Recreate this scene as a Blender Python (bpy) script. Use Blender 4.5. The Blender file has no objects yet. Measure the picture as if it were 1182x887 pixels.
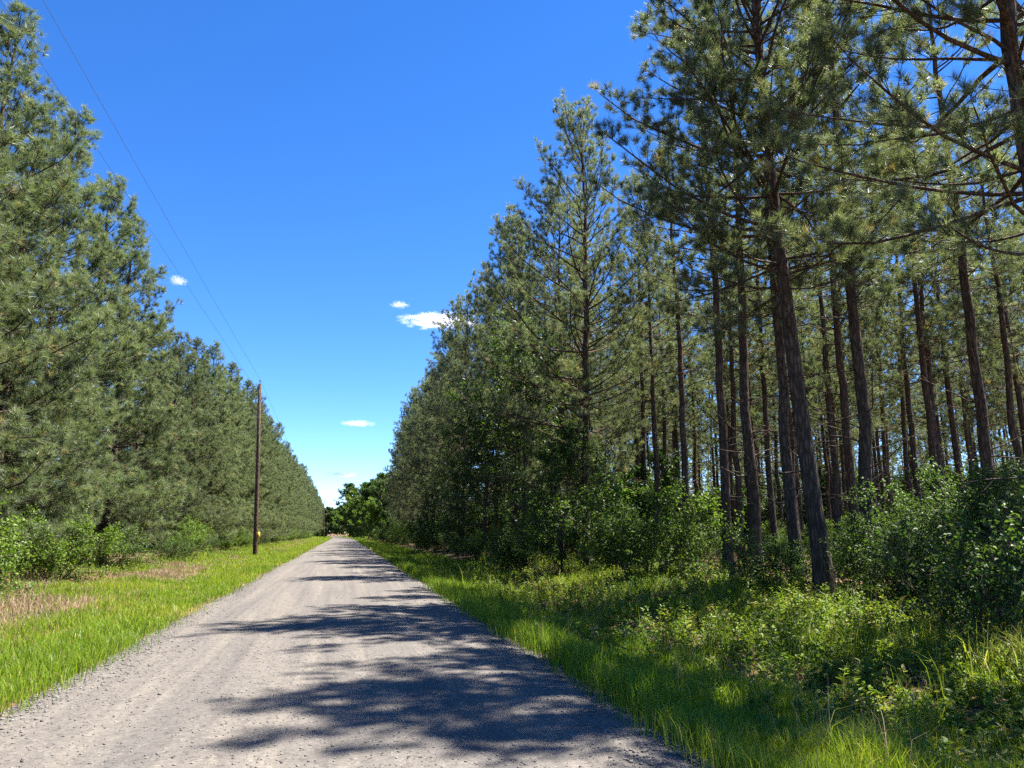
import bpy, math, random
import numpy as np
from mathutils import Vector

# ------------------------------------------------------------------ camera, sky, sun
scene = bpy.context.scene
COL = scene.collection
W0, H0, FPX = 1182.0, 887.0, 880.0
PITCH = math.atan((615 - H0 / 2) / FPX)
YAW = math.atan2(W0 / 2 - 396, math.hypot(FPX, 615 - H0 / 2))
CAMZ = 1.62
cam_d = bpy.data.cameras.new('camera')
cam_d.sensor_width = 36.0
cam_d.lens = 36.0 * FPX / W0
cam_d.clip_end = 20000
cam = bpy.data.objects.new('camera', cam_d)
COL.objects.link(cam)
cam.location = (0, 0, CAMZ)
cam.rotation_euler = (math.pi / 2 + PITCH, 0, -YAW)
scene.camera = cam

SUN_EL, SUN_AZ = math.radians(63), math.radians(11)     # azimuth measured from +X towards +Y
SUN = Vector((math.cos(SUN_EL) * math.cos(SUN_AZ), math.cos(SUN_EL) * math.sin(SUN_AZ), math.sin(SUN_EL)))
world = bpy.data.worlds.new('World')
scene.world = world
world.use_nodes = True
wn = world.node_tree
bg = wn.nodes['Background']
sky = wn.nodes.new('ShaderNodeTexSky')
sky.sky_type = 'NISHITA'
sky.sun_disc = False
sky.sun_elevation = SUN_EL
sky.sun_rotation = math.pi / 2 - SUN_AZ
sky.air_density = 0.62
sky.dust_density = 0.0
sky.ozone_density = 3.4
hsv = wn.nodes.new('ShaderNodeHueSaturation')
hsv.inputs['Saturation'].default_value = 1.27
hsv.inputs['Hue'].default_value = 0.508
wn.links.new(sky.outputs[0], hsv.inputs['Color'])
wn.links.new(hsv.outputs[0], bg.inputs['Color'])
bg.inputs['Strength'].default_value = 0.067
sun_d = bpy.data.lights.new('sun', 'SUN')
sun_d.energy = 4.5
sun_d.angle = math.radians(0.53)
sun_d.color = (1.0, 0.945, 0.86)
sun = bpy.data.objects.new('sun', sun_d)
COL.objects.link(sun)
sun.rotation_euler = SUN.to_track_quat('Z', 'Y').to_euler()
sun.location = SUN * 100

vs = scene.view_settings
vs.view_transform = 'Standard'
vs.look = 'None'
vs.exposure = 2.35
vs.gamma = 1.0
vs.use_curve_mapping = False
scene.render.engine = 'CYCLES'
cy = scene.cycles
cy.max_bounces = 10
cy.diffuse_bounces = 4
cy.glossy_bounces = 2
cy.transmission_bounces = 4
cy.transparent_max_bounces = 4
cy.volume_bounces = 8
cy.use_denoising = False
cy.caustics_reflective = False
cy.caustics_refractive = False
cy.sample_clamp_indirect = 6.0

# ------------------------------------------------------------------ projection helpers (where things stand)
_F = np.array([math.sin(YAW) * math.cos(PITCH), math.cos(YAW) * math.cos(PITCH), math.sin(PITCH)])
_R = np.array([math.cos(YAW), -math.sin(YAW), 0.0])
_U = np.cross(_R, _F)
def ray(px, py):
    d = _F * FPX + _R * (px - W0 / 2) - _U * (py - H0 / 2)
    return d / np.linalg.norm(d)
def spot(px, py, dist):
    """ground position at horizontal distance dist in the direction of a pixel"""
    d = ray(px, py)
    k = dist / math.hypot(d[0], d[1])
    return float(d[0] * k), float(d[1] * k)
def at_dist(px, py, dist):
    d = ray(px, py)
    k = dist / math.hypot(d[0], d[1])
    return np.array([0, 0, CAMZ]) + d * k

# ------------------------------------------------------------------ object helpers
def tag(o, label=None, cat=None, group=None, kind=None):
    if label: o['label'] = label
    if cat: o['category'] = cat
    if group: o['group'] = group
    if kind: o['kind'] = kind
    return o
def empty(name, loc, rz=0.0, sc=1.0):
    o = bpy.data.objects.new(name, None)
    COL.objects.link(o)
    o.location = loc
    o.rotation_euler = (0, 0, rz)
    o.scale = (sc, sc, sc)
    o.empty_display_size = 0.2
    return o
def link(name, me, parent=None):
    o = bpy.data.objects.new(name, me)
    COL.objects.link(o)
    if parent: o.parent = parent
    return o

class MB:
    """collects triangle blocks; each with an optional per-vertex value 'vary'"""
    def __init__(self):
        self.v, self.f, self.a, self.n = [], [], [], 0
    def add(self, v, f, a=None):
        v = np.asarray(v, dtype=np.float32).reshape(-1, 3)
        f = np.asarray(f, dtype=np.int32).reshape(-1, 3)
        self.v.append(v)
        self.f.append(f + self.n)
        self.a.append(np.zeros(len(v), np.float32) if a is None else np.broadcast_to(np.asarray(a, np.float32), (len(v),)))
        self.n += len(v)
    def mesh(self, name, mat, smooth=False):
        v = np.concatenate(self.v); f = np.concatenate(self.f); a = np.concatenate(self.a)
        me = bpy.data.meshes.new(name)
        me.vertices.add(len(v)); me.vertices.foreach_set('co', v.ravel())
        me.loops.add(f.size); me.loops.foreach_set('vertex_index', f.ravel())
        me.polygons.add(len(f))
        me.polygons.foreach_set('loop_start', np.arange(0, f.size, 3, dtype=np.int32))
        me.polygons.foreach_set('loop_total', np.full(len(f), 3, np.int32))
        if smooth: me.polygons.foreach_set('use_smooth', np.ones(len(f), bool))
        at = me.attributes.new('vary', 'FLOAT', 'POINT')
        at.data.foreach_set('value', np.ascontiguousarray(a))
        me.materials.append(mat)
        me.update(calc_edges=True)
        return me

def norm(a):
    return a / np.maximum(np.linalg.norm(a, axis=-1, keepdims=True), 1e-9)
def rand_unit(rng, n):
    return norm(rng.normal(size=(n, 3)))
def tubes(mb, P, Rr, sides=5, a=None, rough=0.0, rng=None):
    """P (B,n,3) polylines, Rr (B,n) radii"""
    B, n, _ = P.shape
    T = np.gradient(P, axis=1)
    T = norm(T)
    ref = np.where(np.abs(T[:, :1, 2:3]) > 0.9, np.array([1.0, 0, 0]), np.array([0, 0, 1.0]))
    X = norm(np.cross(ref, T)); Y = np.cross(T, X)
    ang = np.arange(sides) * 2 * math.pi / sides
    rr = Rr[:, :, None, None]
    if rough and rng is not None:
        rr = rr * (1 + rough * rng.normal(size=(B, n, sides, 1)))
    V = P[:, :, None, :] + rr * (X[:, :, None, :] * np.cos(ang)[None, None, :, None] + Y[:, :, None, :] * np.sin(ang)[None, None, :, None])
    i = np.arange(n - 1)[:, None]; j = np.arange(sides)[None, :]
    q0 = i * sides + j; q1 = i * sides + (j + 1) % sides
    q2 = q1 + sides; q3 = q0 + sides
    F = np.stack([np.stack([q0, q1, q2], -1), np.stack([q0, q2, q3], -1)], 2).reshape(-1, 3)
    F = (F[None] + (np.arange(B) * n * sides)[:, None, None])
    mb.add(V, F, a)
def sample(P, idx, s):
    n = P.shape[1]
    u = np.clip(s, 0, 0.9999) * (n - 1)
    k = u.astype(int); w = (u - k)[:, None]
    p0, p1 = P[idx, k], P[idx, k + 1]
    return p0 * (1 - w) + p1 * w, norm(p1 - p0)
def march(pos, d, L, n, up, rng, noise=0.12):
    """polylines from pos in direction d, length L, bending by up (towards +z) over their length"""
    B = len(pos)
    P = np.zeros((B, n, 3)); P[:, 0] = pos
    d = d.copy()
    upv = np.array([0, 0, 1.0])
    up = np.broadcast_to(up, (B,))
    for i in range(1, n):
        P[:, i] = P[:, i - 1] + d * (L / (n - 1))[:, None]
        d = norm(d + upv * (up / (n - 1))[:, None] + rng.normal(size=(B, 3)) * noise / math.sqrt(n - 1))
    return P
def perp(t, rng, flat=0.0):
    """random unit vector perpendicular to t, flattened towards the horizontal"""
    r = rng.normal(size=t.shape)
    r[:, 2] *= (1 - flat)
    return norm(r - (r * t).sum(-1, keepdims=True) * t)
def needles(mb, pos, axis, rng, nn, ln, wd, spread, vary, back=0.14):
    """long-needled tufts: nn thin tapering blades round each axis"""
    B = len(pos)
    idx = np.repeat(np.arange(B), nn)
    M = len(idx)
    ax = axis[idx]
    side = perp(ax, rng)
    k = spread * (0.35 + 0.65 * rng.random(M) ** 0.6)
    d = norm(ax * np.cos(k)[:, None] + side * np.sin(k)[:, None] + np.array([0, 0, -0.06]))
    base = pos[idx] - ax * (rng.random(M) * back)[:, None]
    L = ln * rng.uniform(0.7, 1.12, M)
    w = norm(np.cross(d, rng.normal(size=(M, 3)))) * (wd * 0.5 * rng.uniform(0.8, 1.2, M))[:, None]
    V = np.stack([base - w, base + w, base + d * L[:, None]], 1)
    mb.add(V, np.arange(M * 3).reshape(-1, 3), np.repeat(np.clip(vary[idx] + rng.normal(size=M) * 0.08, 0, 1), 3))
def leaves(mb, pos, d, nrm, ln, wd, vary, fold=0.25):
    M = len(pos)
    s = norm(np.cross(d, nrm)); nn = np.cross(s, d)
    L = ln[:, None]; w = wd[:, None]
    V = np.stack([pos, pos + d * L * 0.45 + s * w * 0.5 + nn * w * fold, pos + d * L - nn * L * 0.12, pos + d * L * 0.45 - s * w * 0.5 + nn * w * fold], 1)
    b = np.arange(M)[:, None] * 4
    F = np.concatenate([b + np.array([[0, 1, 2]]), b + np.array([[0, 2, 3]])], 1)
    mb.add(V, F, np.repeat(vary, 4))

# ------------------------------------------------------------------ materials
def mat(name):
    m = bpy.data.materials.new(name); m.use_nodes = True
    nt = m.node_tree
    return m, nt, nt.nodes, nt.links, nt.nodes['Principled BSDF'], nt.nodes['Material Output']
def ramp(nodes, stops):
    r = nodes.new('ShaderNodeValToRGB')
    e = r.color_ramp.elements
    while len(e) < len(stops): e.new(0.5)
    for x, (p, c) in zip(e, stops):
        x.position = p; x.color = (*c, 1)
    return r
def foliage_mat(name, stops, trans=0.35, rough=0.5, spec=0.35, tcol=(1.25, 1.3, 0.6)):
    m, nt, N, L, b, out = mat(name)
    at = N.new('ShaderNodeAttribute'); at.attribute_name = 'vary'
    r = ramp(N, stops)
    L.new(at.outputs['Fac'], r.inputs['Fac'])
    oi = N.new('ShaderNodeObjectInfo')
    hs = N.new('ShaderNodeHueSaturation')
    mr = N.new('ShaderNodeMapRange')
    mr.inputs['To Min'].default_value = 0.82; mr.inputs['To Max'].default_value = 1.18
    L.new(oi.outputs['Random'], mr.inputs['Value']); L.new(mr.outputs[0], hs.inputs['Value'])
    L.new(r.outputs[0], hs.inputs['Color'])
    L.new(hs.outputs[0], b.inputs['Base Color'])
    b.inputs['Roughness'].default_value = rough
    b.inputs['Specular IOR Level'].default_value = spec
    tr = N.new('ShaderNodeBsdfTranslucent')
    mx = N.new('ShaderNodeMix'); mx.data_type = 'RGBA'; mx.blend_type = 'MULTIPLY'; mx.inputs['Factor'].default_value = 1
    L.new(hs.outputs[0], mx.inputs['A']); mx.inputs['B'].default_value = (*tcol, 1)
    L.new(mx.outputs['Result'], tr.inputs['Color'])
    ms = N.new('ShaderNodeMixShader'); ms.inputs[0].default_value = trans
    L.new(b.outputs[0], ms.inputs[1]); L.new(tr.outputs[0], ms.inputs[2]); L.new(ms.outputs[0], out.inputs['Surface'])
    return m
def bark_mat(name, low, high, dark, zmix=(3.0, 9.0)):
    m, nt, N, L, b, out = mat(name)
    tc = N.new('ShaderNodeTexCoord')
    mp = N.new('ShaderNodeMapping'); mp.inputs['Scale'].default_value = (13, 13, 2.6)
    L.new(tc.outputs['Object'], mp.inputs[0])
    nz = N.new('ShaderNodeTexNoise'); nz.inputs['Scale'].default_value = 1.4; nz.inputs['Detail'].default_value = 4
    L.new(mp.outputs[0], nz.inputs['Vector'])
    ad = N.new('ShaderNodeMix'); ad.data_type = 'VECTOR'; ad.inputs['Factor'].default_value = 0.45
    L.new(mp.outputs[0], ad.inputs[4]); L.new(nz.outputs['Color'], ad.inputs[5])
    vo = N.new('ShaderNodeTexVoronoi'); vo.feature = 'DISTANCE_TO_EDGE'; vo.inputs['Scale'].default_value = 1.6
    L.new(ad.outputs[1], vo.inputs['Vector'])
    sx = N.new('ShaderNodeSeparateXYZ'); L.new(tc.outputs['Object'], sx.inputs[0])
    mr = N.new('ShaderNodeMapRange'); mr.inputs['From Min'].default_value = zmix[0]; mr.inputs['From Max'].default_value = zmix[1]
    L.new(sx.outputs['Z'], mr.inputs['Value'])
    mc = N.new('ShaderNodeMix'); mc.data_type = 'RGBA'
    L.new(mr.outputs[0], mc.inputs['Factor']); mc.inputs['A'].default_value = (*low, 1); mc.inputs['B'].default_value = (*high, 1)
    rp = ramp(N, [(0.0, (0.15, 0.15, 0.15)), (0.28, (1, 1, 1))])
    L.new(vo.outputs['Distance'], rp.inputs[0])
    m2 = N.new('ShaderNodeMix'); m2.data_type = 'RGBA'
    L.new(rp.outputs[0], m2.inputs['Factor']); m2.inputs['A'].default_value = (*dark, 1); L.new(mc.outputs['Result'], m2.inputs['B'])
    n2 = N.new('ShaderNodeTexNoise'); n2.inputs['Scale'].default_value = 6; n2.inputs['Detail'].default_value = 6
    L.new(tc.outputs['Object'], n2.inputs['Vector'])
    m3 = N.new('ShaderNodeMix'); m3.data_type = 'RGBA'; m3.blend_type = 'MULTIPLY'; m3.inputs['Factor'].default_value = 0.7
    r3 = ramp(N, [(0.3, (0.5, 0.5, 0.5)), (0.7, (1.25, 1.2, 1.15))])
    L.new(n2.outputs['Fac'], r3.inputs[0]); L.new(m2.outputs['Result'], m3.inputs['A']); L.new(r3.outputs[0], m3.inputs['B'])
    L.new(m3.outputs['Result'], b.inputs['Base Color'])
    b.inputs['Roughness'].default_value = 0.9; b.inputs['Specular IOR Level'].default_value = 0.15
    bp = N.new('ShaderNodeBump'); bp.inputs['Strength'].default_value = 0.8; bp.inputs['Distance'].default_value = 0.03
    L.new(rp.outputs[0], bp.inputs['Height']); L.new(bp.outputs[0], b.inputs['Normal'])
    return m

M_NEEDLE_L = foliage_mat('needles_bright', [(0.0, (0.080, 0.114, 0.058)), (0.45, (0.124, 0.160, 0.090)), (0.8, (0.170, 0.200, 0.118)), (1.0, (0.26, 0.21, 0.11))], 0.44, 0.46, 0.42)
M_NEEDLE_R = foliage_mat('needles_wood', [(0.0, (0.074, 0.099, 0.058)), (0.45, (0.119, 0.147, 0.088)), (0.8, (0.165, 0.185, 0.110)), (1.0, (0.25, 0.19, 0.095))], 0.50, 0.46, 0.42)
M_LEAF = foliage_mat('broad_leaf', [(0.0, (0.028, 0.062, 0.015)), (0.5, (0.052, 0.10, 0.019)), (1.0, (0.11, 0.16, 0.028))], 0.42, 0.5, 0.28)
M_LEAF_Y = foliage_mat('spring_leaf', [(0.0, (0.055, 0.110, 0.016)), (0.5, (0.095, 0.165, 0.02)), (1.0, (0.16, 0.20, 0.03))], 0.45, 0.5, 0.28)
M_GRASS = foliage_mat('grass_blade', [(0.0, (0.075, 0.145, 0.012)), (0.5, (0.135, 0.215, 0.017)), (0.85, (0.21, 0.25, 0.028)), (1.0, (0.33, 0.27, 0.13))], 0.5, 0.5, 0.3)
M_STRAW = foliage_mat('dry_grass', [(0.0, (0.17, 0.11, 0.075)), (0.5, (0.27, 0.19, 0.13)), (1.0, (0.36, 0.27, 0.19))], 0.25, 0.7, 0.2, (1.1, 1.0, 0.9))
M_WEED = foliage_mat('weed_leaf', [(0.0, (0.065, 0.125, 0.018)), (0.5, (0.14, 0.205, 0.024)), (0.9, (0.23, 0.25, 0.036)), (1.0, (0.27, 0.21, 0.10))], 0.42, 0.5, 0.28)
M_BARK = bark_mat('pine_bark', (0.105, 0.082, 0.066), (0.155, 0.100, 0.068), (0.030, 0.023, 0.018))
M_STEM = bark_mat('shrub_bark', (0.12, 0.095, 0.07), (0.14, 0.11, 0.08), (0.05, 0.04, 0.03))
M_POLEW = bark_mat('creosote_wood', (0.105, 0.064, 0.043), (0.18, 0.125, 0.09), (0.045, 0.03, 0.022), (0.5, 9))

# ------------------------------------------------------------------ ground, road
rngG = np.random.default_rng(5)
def vnoise(x, y, seed=0):
    """smooth value noise, vectorised, range about -1..1"""
    x = np.asarray(x, float); y = np.asarray(y, float)
    def h(i, j):
        s = np.sin(i * 127.1 + j * 311.7 + seed * 74.7) * 43758.5453
        return (s - np.floor(s)) * 2 - 1
    xi, yi = np.floor(x), np.floor(y); u, v = x - xi, y - yi
    u, v = u * u * (3 - 2 * u), v * v * (3 - 2 * v)
    return (h(xi, yi) * (1 - u) + h(xi + 1, yi) * u) * (1 - v) + (h(xi, yi + 1) * (1 - u) + h(xi + 1, yi + 1) * u) * v
def rc(y):
    """road centre shift: the road eases away far ahead"""
    return -0.0004 * np.maximum(np.asarray(y, float) - 215, 0) ** 2
EL, ER = -3.08, 2.74
def gz(x, y):
    x = np.asarray(x, float) - rc(y); y = np.asarray(y, float)
    prof = np.interp(x, [-40, -12, -9, -7, -4.6, -3.3, -2, 0, 2, 3.0, 4.0, 5.4, 7.0, 9.0, 12, 60],
                        [0.3, 0.22, 0.12, -0.03, -0.10, -0.02, 0.03, 0.05, 0.03, -0.05, -0.22, -0.34, -0.12, 0.14, 0.22, 0.30])
    off = np.clip((np.abs(x) - 3.4) / 2, 0, 1)
    return prof + off * (0.07 * vnoise(x * 0.7, y * 0.7, 1) + 0.05 * vnoise(x * 0.23, y * 0.23, 2)) * (np.abs(x) < 300)
def grid(xs, ys, zf, xf=None):
    X, Y = np.meshgrid(xs, ys)
    if xf is not None: X = xf(X, Y)
    Z = zf(X, Y)
    nx, ny = len(xs), len(ys)
    V = np.stack([X, Y, Z], -1).reshape(-1, 3)
    i = np.arange(ny - 1)[:, None]; j = np.arange(nx - 1)[None]
    a = i * nx + j
    F = np.stack([np.stack([a, a + 1, a + nx + 1], -1), np.stack([a, a + nx + 1, a + nx], -1)], 2).reshape(-1, 3)
    return V, F
xs = np.unique(np.concatenate([-np.geomspace(40, 6000, 14), np.arange(-40, -12, 2.0), np.arange(-12, 14, 0.35), np.arange(14, 60, 2.0), np.geomspace(60, 6000, 14)]))
ys = np.unique(np.concatenate([-np.geomspace(30, 6000, 10), np.arange(-30, 4, 2.0), np.arange(4, 40, 0.5), np.arange(40, 120, 1.5), np.arange(120, 340, 5.0), np.geomspace(340, 9000, 16)]))
def ground_z(X, Y):
    z = gz(X, Y)
    xr = X - rc(Y)
    return z - 0.05 * ((xr > EL - 0.1) & (xr < ER + 0.1) & (Y > -20) & (Y < 330))
gm = MB(); gm.add(*grid(xs, ys, ground_z))
m, nt, N, L, b, out = mat('earth')
geo = N.new('ShaderNodeNewGeometry')
n1 = N.new('ShaderNodeTexNoise'); n1.inputs['Scale'].default_value = 0.45; n1.inputs['Detail'].default_value = 8
n2 = N.new('ShaderNodeTexNoise'); n2.inputs['Scale'].default_value = 14; n2.inputs['Detail'].default_value = 8
n3 = N.new('ShaderNodeTexVoronoi'); n3.inputs['Scale'].default_value = 45
for n in (n1, n2, n3): L.new(geo.outputs['Position'], n.inputs['Vector'])
r1 = ramp(N, [(0.38, (0.052, 0.058, 0.022)), (0.5, (0.115, 0.078, 0.045)), (0.62, (0.19, 0.12, 0.075))])
L.new(n1.outputs['Fac'], r1.inputs[0])
r2 = ramp(N, [(0.3, (0.45, 0.45, 0.45)), (0.7, (1.35, 1.3, 1.2))]); L.new(n2.outputs['Fac'], r2.inputs[0])
mx = N.new('ShaderNodeMix'); mx.data_type = 'RGBA'; mx.blend_type = 'MULTIPLY'; mx.inputs['Factor'].default_value = 1
L.new(r1.outputs[0], mx.inputs['A']); L.new(r2.outputs[0], mx.inputs['B']); L.new(mx.outputs['Result'], b.inputs['Base Color'])
b.inputs['Roughness'].default_value = 0.95; b.inputs['Specular IOR Level'].default_value = 0.1
bp = N.new('ShaderNodeBump'); bp.inputs['Distance'].default_value = 0.05; L.new(n2.outputs['Fac'], bp.inputs['Height']); L.new(bp.outputs[0], b.inputs['Normal'])
tag(link('ground', gm.mesh('ground', m, True)), 'brown earth littered with pine straw under the trees', 'ground', kind='structure')

rx = np.concatenate([[0, 0.02, 0.05], np.linspace(0.1, 0.9, 25), [0.95, 0.98, 1.0]])
ry = np.unique(np.concatenate([np.arange(-20, 2, 1.0), np.arange(2, 30, 0.16), np.arange(30, 100, 0.6), np.arange(100, 331, 3.0)]))
def edge_l(y): return EL + 0.15 * vnoise(y * 0.42, y * 0, 3) + 0.07 * vnoise(y * 1.9, y * 0, 4)
def edge_r(y): return ER + 0.17 * vnoise(y * 0.4, y * 0, 7) + 0.07 * vnoise(y * 1.7, y * 0, 8)
def road_x(T, Y): return rc(Y) + edge_l(Y) * (1 - T) + edge_r(Y) * T
def road_z(X, Y):
    x = X - rc(Y)
    rut = -0.012 * (np.exp(-((x + 1.55) / 0.3) ** 2) + np.exp(-((x - 0.1) / 0.3) ** 2) + np.exp(-((x - 1.6) / 0.3) ** 2))
    ed = np.minimum(x - EL, ER - x)
    return gz(X, Y) + 0.015 + rut + 0.006 * vnoise(X * 3, Y * 3, 9) - 0.05 * (ed < 0.12)
rm = MB(); rm.add(*grid(rx, ry, road_z, road_x))
m, nt, N, L, b, out = mat('crushed_gravel')
geo = N.new('ShaderNodeNewGeometry')
v1 = N.new('ShaderNodeTexVoronoi'); v1.inputs['Scale'].default_value = 46
v2 = N.new('ShaderNodeTexVoronoi'); v2.inputs['Scale'].default_value = 19
nA = N.new('ShaderNodeTexNoise'); nA.inputs['Scale'].default_value = 1.0; nA.inputs['Detail'].default_value = 6
mpA = N.new('ShaderNodeMapping'); mpA.inputs['Scale'].default_value = (1.9, 0.10, 1)
nC = N.new('ShaderNodeTexNoise'); nC.inputs['Scale'].default_value = 1.0; nC.inputs['Detail'].default_value = 3
mpC = N.new('ShaderNodeMapping'); mpC.inputs['Scale'].default_value = (7.5, 0.16, 1)
L.new(geo.outputs['Position'], mpC.inputs[0]); L.new(mpC.outputs[0], nC.inputs['Vector'])
nB = N.new('ShaderNodeTexNoise'); nB.inputs['Scale'].default_value = 7; nB.inputs['Detail'].default_value = 9; nB.inputs['Roughness'].default_value = 0.7
L.new(geo.outputs['Position'], mpA.inputs[0]); L.new(mpA.outputs[0], nA.inputs['Vector'])
for n in (v1, v2, nB): L.new(geo.outputs['Position'], n.inputs['Vector'])
sv = N.new('ShaderNodeSeparateColor'); L.new(v1.outputs['Color'], sv.inputs[0])
rs = ramp(N, [(0.0, (0.064, 0.059, 0.053)), (0.10, (0.096, 0.088, 0.078)), (0.6, (0.107, 0.098, 0.087)), (0.9, (0.120, 0.109, 0.097)), (1.0, (0.155, 0.142, 0.127))])
L.new(sv.outputs[0], rs.inputs[0])
sv2 = N.new('ShaderNodeSeparateColor'); L.new(v2.outputs['Color'], sv2.inputs[0])
rs2 = ramp(N, [(0.0, (0.72, 0.72, 0.73)), (0.10, (0.96, 0.96, 0.96)), (1.0, (1.04, 1.035, 1.03))]); L.new(sv2.outputs[1], rs2.inputs[0])
ra = ramp(N, [(0.35, (0.80, 0.80, 0.82)), (0.65, (1.15, 1.12, 1.07))]); L.new(nA.outputs['Fac'], ra.inputs[0])
rb = ramp(N, [(0.3, (0.84, 0.84, 0.85)), (0.7, (1.10, 1.09, 1.08))]); L.new(nB.outputs['Fac'], rb.inputs[0])
cur = rs
rcx = ramp(N, [(0.32, (0.87, 0.87, 0.88)), (0.68, (1.09, 1.085, 1.07))]); L.new(nC.outputs['Fac'], rcx.inputs[0])
for k, r in enumerate((rs2, ra, rb, rcx)):
    mx = N.new('ShaderNodeMix'); mx.data_type = 'RGBA'; mx.blend_type = 'MULTIPLY'; mx.inputs['Factor'].default_value = 1
    L.new(cur.outputs[0] if k == 0 else cur.outputs['Result'], mx.inputs['A']); L.new(r.outputs[0], mx.inputs['B']); cur = mx
L.new(cur.outputs['Result'], b.inputs['Base Color'])
b.inputs['Roughness'].default_value = 0.88; b.inputs['Specular IOR Level'].default_value = 0.25
bp = N.new('ShaderNodeBump'); bp.inputs['Distance'].default_value = 0.004; bp.inputs['Strength'].default_value = 0.6
L.new(v1.outputs['Distance'], bp.inputs['Height']); bp.invert = True
bp2 = N.new('ShaderNodeBump'); bp2.inputs['Distance'].default_value = 0.010; bp2.inputs['Strength'].default_value = 0.4
L.new(nB.outputs['Fac'], bp2.inputs['Height']); L.new(bp.outputs[0], bp2.inputs['Normal']); L.new(bp2.outputs[0], b.inputs['Normal'])
tag(link('road', rm.mesh('road', m, True)), 'straight pale crushed gravel road running between two walls of pines', 'road', kind='structure')

# ------------------------------------------------------------------ pine builder
def pine_meshes(seed, H, r0, cb, R, whorls, per, prof, mat_n, nn=26, ln=0.20, wd=0.009, path=None, tuft_gap=0.2, tip_from=0.4,
                dead=10, sec_dens=2.6, asym=None, e_low=-4, e_top=62, sides=10, side_bias=0.0):
    rng = np.random.default_rng(seed)
    nz = 26
    zz = np.linspace(0, 1, nz) ** 0.9
    if path is None:
        wob = np.cumsum(rng.normal(size=(nz, 2)) * 0.035, 0); wob -= np.linspace(0, 1, nz)[:, None] * wob[-1] * 0.6
        tp = np.stack([wob[:, 0] - wob[0, 0], wob[:, 1] - wob[0, 1], zz * H], -1)
    else:
        path = np.asarray(path, float)
        tp = np.stack([np.interp(zz * H, path[:, 2], path[:, k]) for k in (0, 1)] + [zz * H], -1)
        for _ in range(2): tp[1:-1, :2] = (tp[:-2, :2] + tp[2:, :2] + 2 * tp[1:-1, :2]) / 4
    tr = r0 * (1 - zz) ** 0.75 * (1 + 0.45 * np.exp(-zz * H / 0.35)) + 0.012
    tp[0, 2] = -0.25
    wood = MB()
    tubes(wood, tp[None], tr[None], sides + 4, rough=0.025, rng=rng)
    # primary limbs
    t = (np.repeat(np.linspace(0, 0.985, whorls), per) + rng.normal(size=whorls * per) * 0.35 / whorls).clip(0, 0.99)
    az = (np.arange(len(t)) * 2.39996 + rng.normal(size=len(t)) * 0.5)
    Lb = np.maximum(R * prof(t) * rng.uniform(0.65, 1.2, len(t)), 0.35)
    if asym is not None:     # fuller on the side where the light comes in
        Lb *= 1 + asym[1] * np.cos(az - asym[0])
    z = cb + t * (H - cb) * 0.985
    pos = np.stack([np.interp(z, zz * H, tp[:, 0]), np.interp(z, zz * H, tp[:, 1]), z], -1)
    el = np.radians(e_low + (e_top - e_low) * t ** 1.15 + rng.normal(size=len(t)) * 8)
    d = np.stack([np.cos(az) * np.cos(el), np.sin(az) * np.cos(el), np.sin(el)], -1)
    P1 = march(pos, d, Lb, 8, 0.55 - 0.1 * t, rng, 0.22)
    rb = (0.007 + 0.0085 * Lb)[:, None] * np.linspace(1, 0.25, 8)[None]
    tubes(wood, P1, rb, 5)
    # dead lower limbs
    if dead:
        zd = rng.uniform(min(2.2, cb * 0.9), max(cb + 1, 3.0), dead); ad = rng.random(dead) * 6.283
        pd = np.stack([np.interp(zd, zz * H, tp[:, 0]), np.interp(zd, zz * H, tp[:, 1]), zd], -1)
        ed = np.radians(rng.uniform(-12, 30, dead))
        dd = np.stack([np.cos(ad) * np.cos(ed), np.sin(ad) * np.cos(ed), np.sin(ed)], -1)
        Pd = march(pd, dd, rng.uniform(0.5, 2.6, dead), 6, 0.15, rng, 0.35)
        tubes(wood, Pd, np.linspace(0.022, 0.006, 6)[None].repeat(dead, 0), 4)
        kd = rng.integers(0, dead, dead * 2); sd = rng.uniform(0.35, 0.95, dead * 2)
        p, tg = sample(Pd, kd, sd)
        Pt = march(p, norm(tg + 0.8 * perp(tg, rng)), rng.uniform(0.2, 0.8, dead * 2), 4, 0.1, rng, 0.3)
        tubes(wood, Pt, np.linspace(0.008, 0.003, 4)[None].repeat(dead * 2, 0), 3)
    # secondary twigs
    cnt = np.maximum(3, (Lb * sec_dens)).astype(int)
    idx = np.repeat(np.arange(len(Lb)), cnt)
    s = rng.uniform(0.22, 1.0, len(idx)) ** 0.8
    s[np.cumsum(cnt) - 1] = 0.999
    p, tg = sample(P1, idx, s)
    ang = np.radians(rng.uniform(30, 62, len(idx))); ang[np.cumsum(cnt) - 1] = 0.1
    dd = norm(tg * np.cos(ang)[:, None] + perp(tg, rng, 0.6) * np.sin(ang)[:, None] + np.array([0, 0, 0.12]))
    L2 = (0.35 + 0.30 * Lb[idx] * (1 - s)) * rng.uniform(0.7, 1.25, len(idx))
    P2 = march(p, dd, L2, 5, 0.5, rng, 0.2)
    tubes(wood, P2, (0.0045 + 0.004 * L2)[:, None] * np.linspace(1, 0.45, 5)[None], 3)
    # tufts
    c3 = np.maximum(2, (L2 * (1 - tip_from) / tuft_gap + 0.7)).astype(int)
    i3 = np.repeat(np.arange(len(L2)), c3)
    u = tip_from + (1 - tip_from) * rng.random(len(i3)); u[np.cumsum(c3) - 1] = 0.999
    p, tg = sample(P2, i3, u)
    p = p + rng.normal(size=p.shape) * 0.035
    ax = norm(tg + np.array([0, 0, 0.35]) + rng.normal(size=p.shape) * 0.25)
    br = rng.random(len(L2))[i3]
    va = np.clip(0.38 + 0.42 * (br - 0.5) + 0.16 * rng.normal(size=len(i3)), 0, 0.93)
    va[rng.random(len(va)) < 0.02] = 1.0
    nm = MB()
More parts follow.
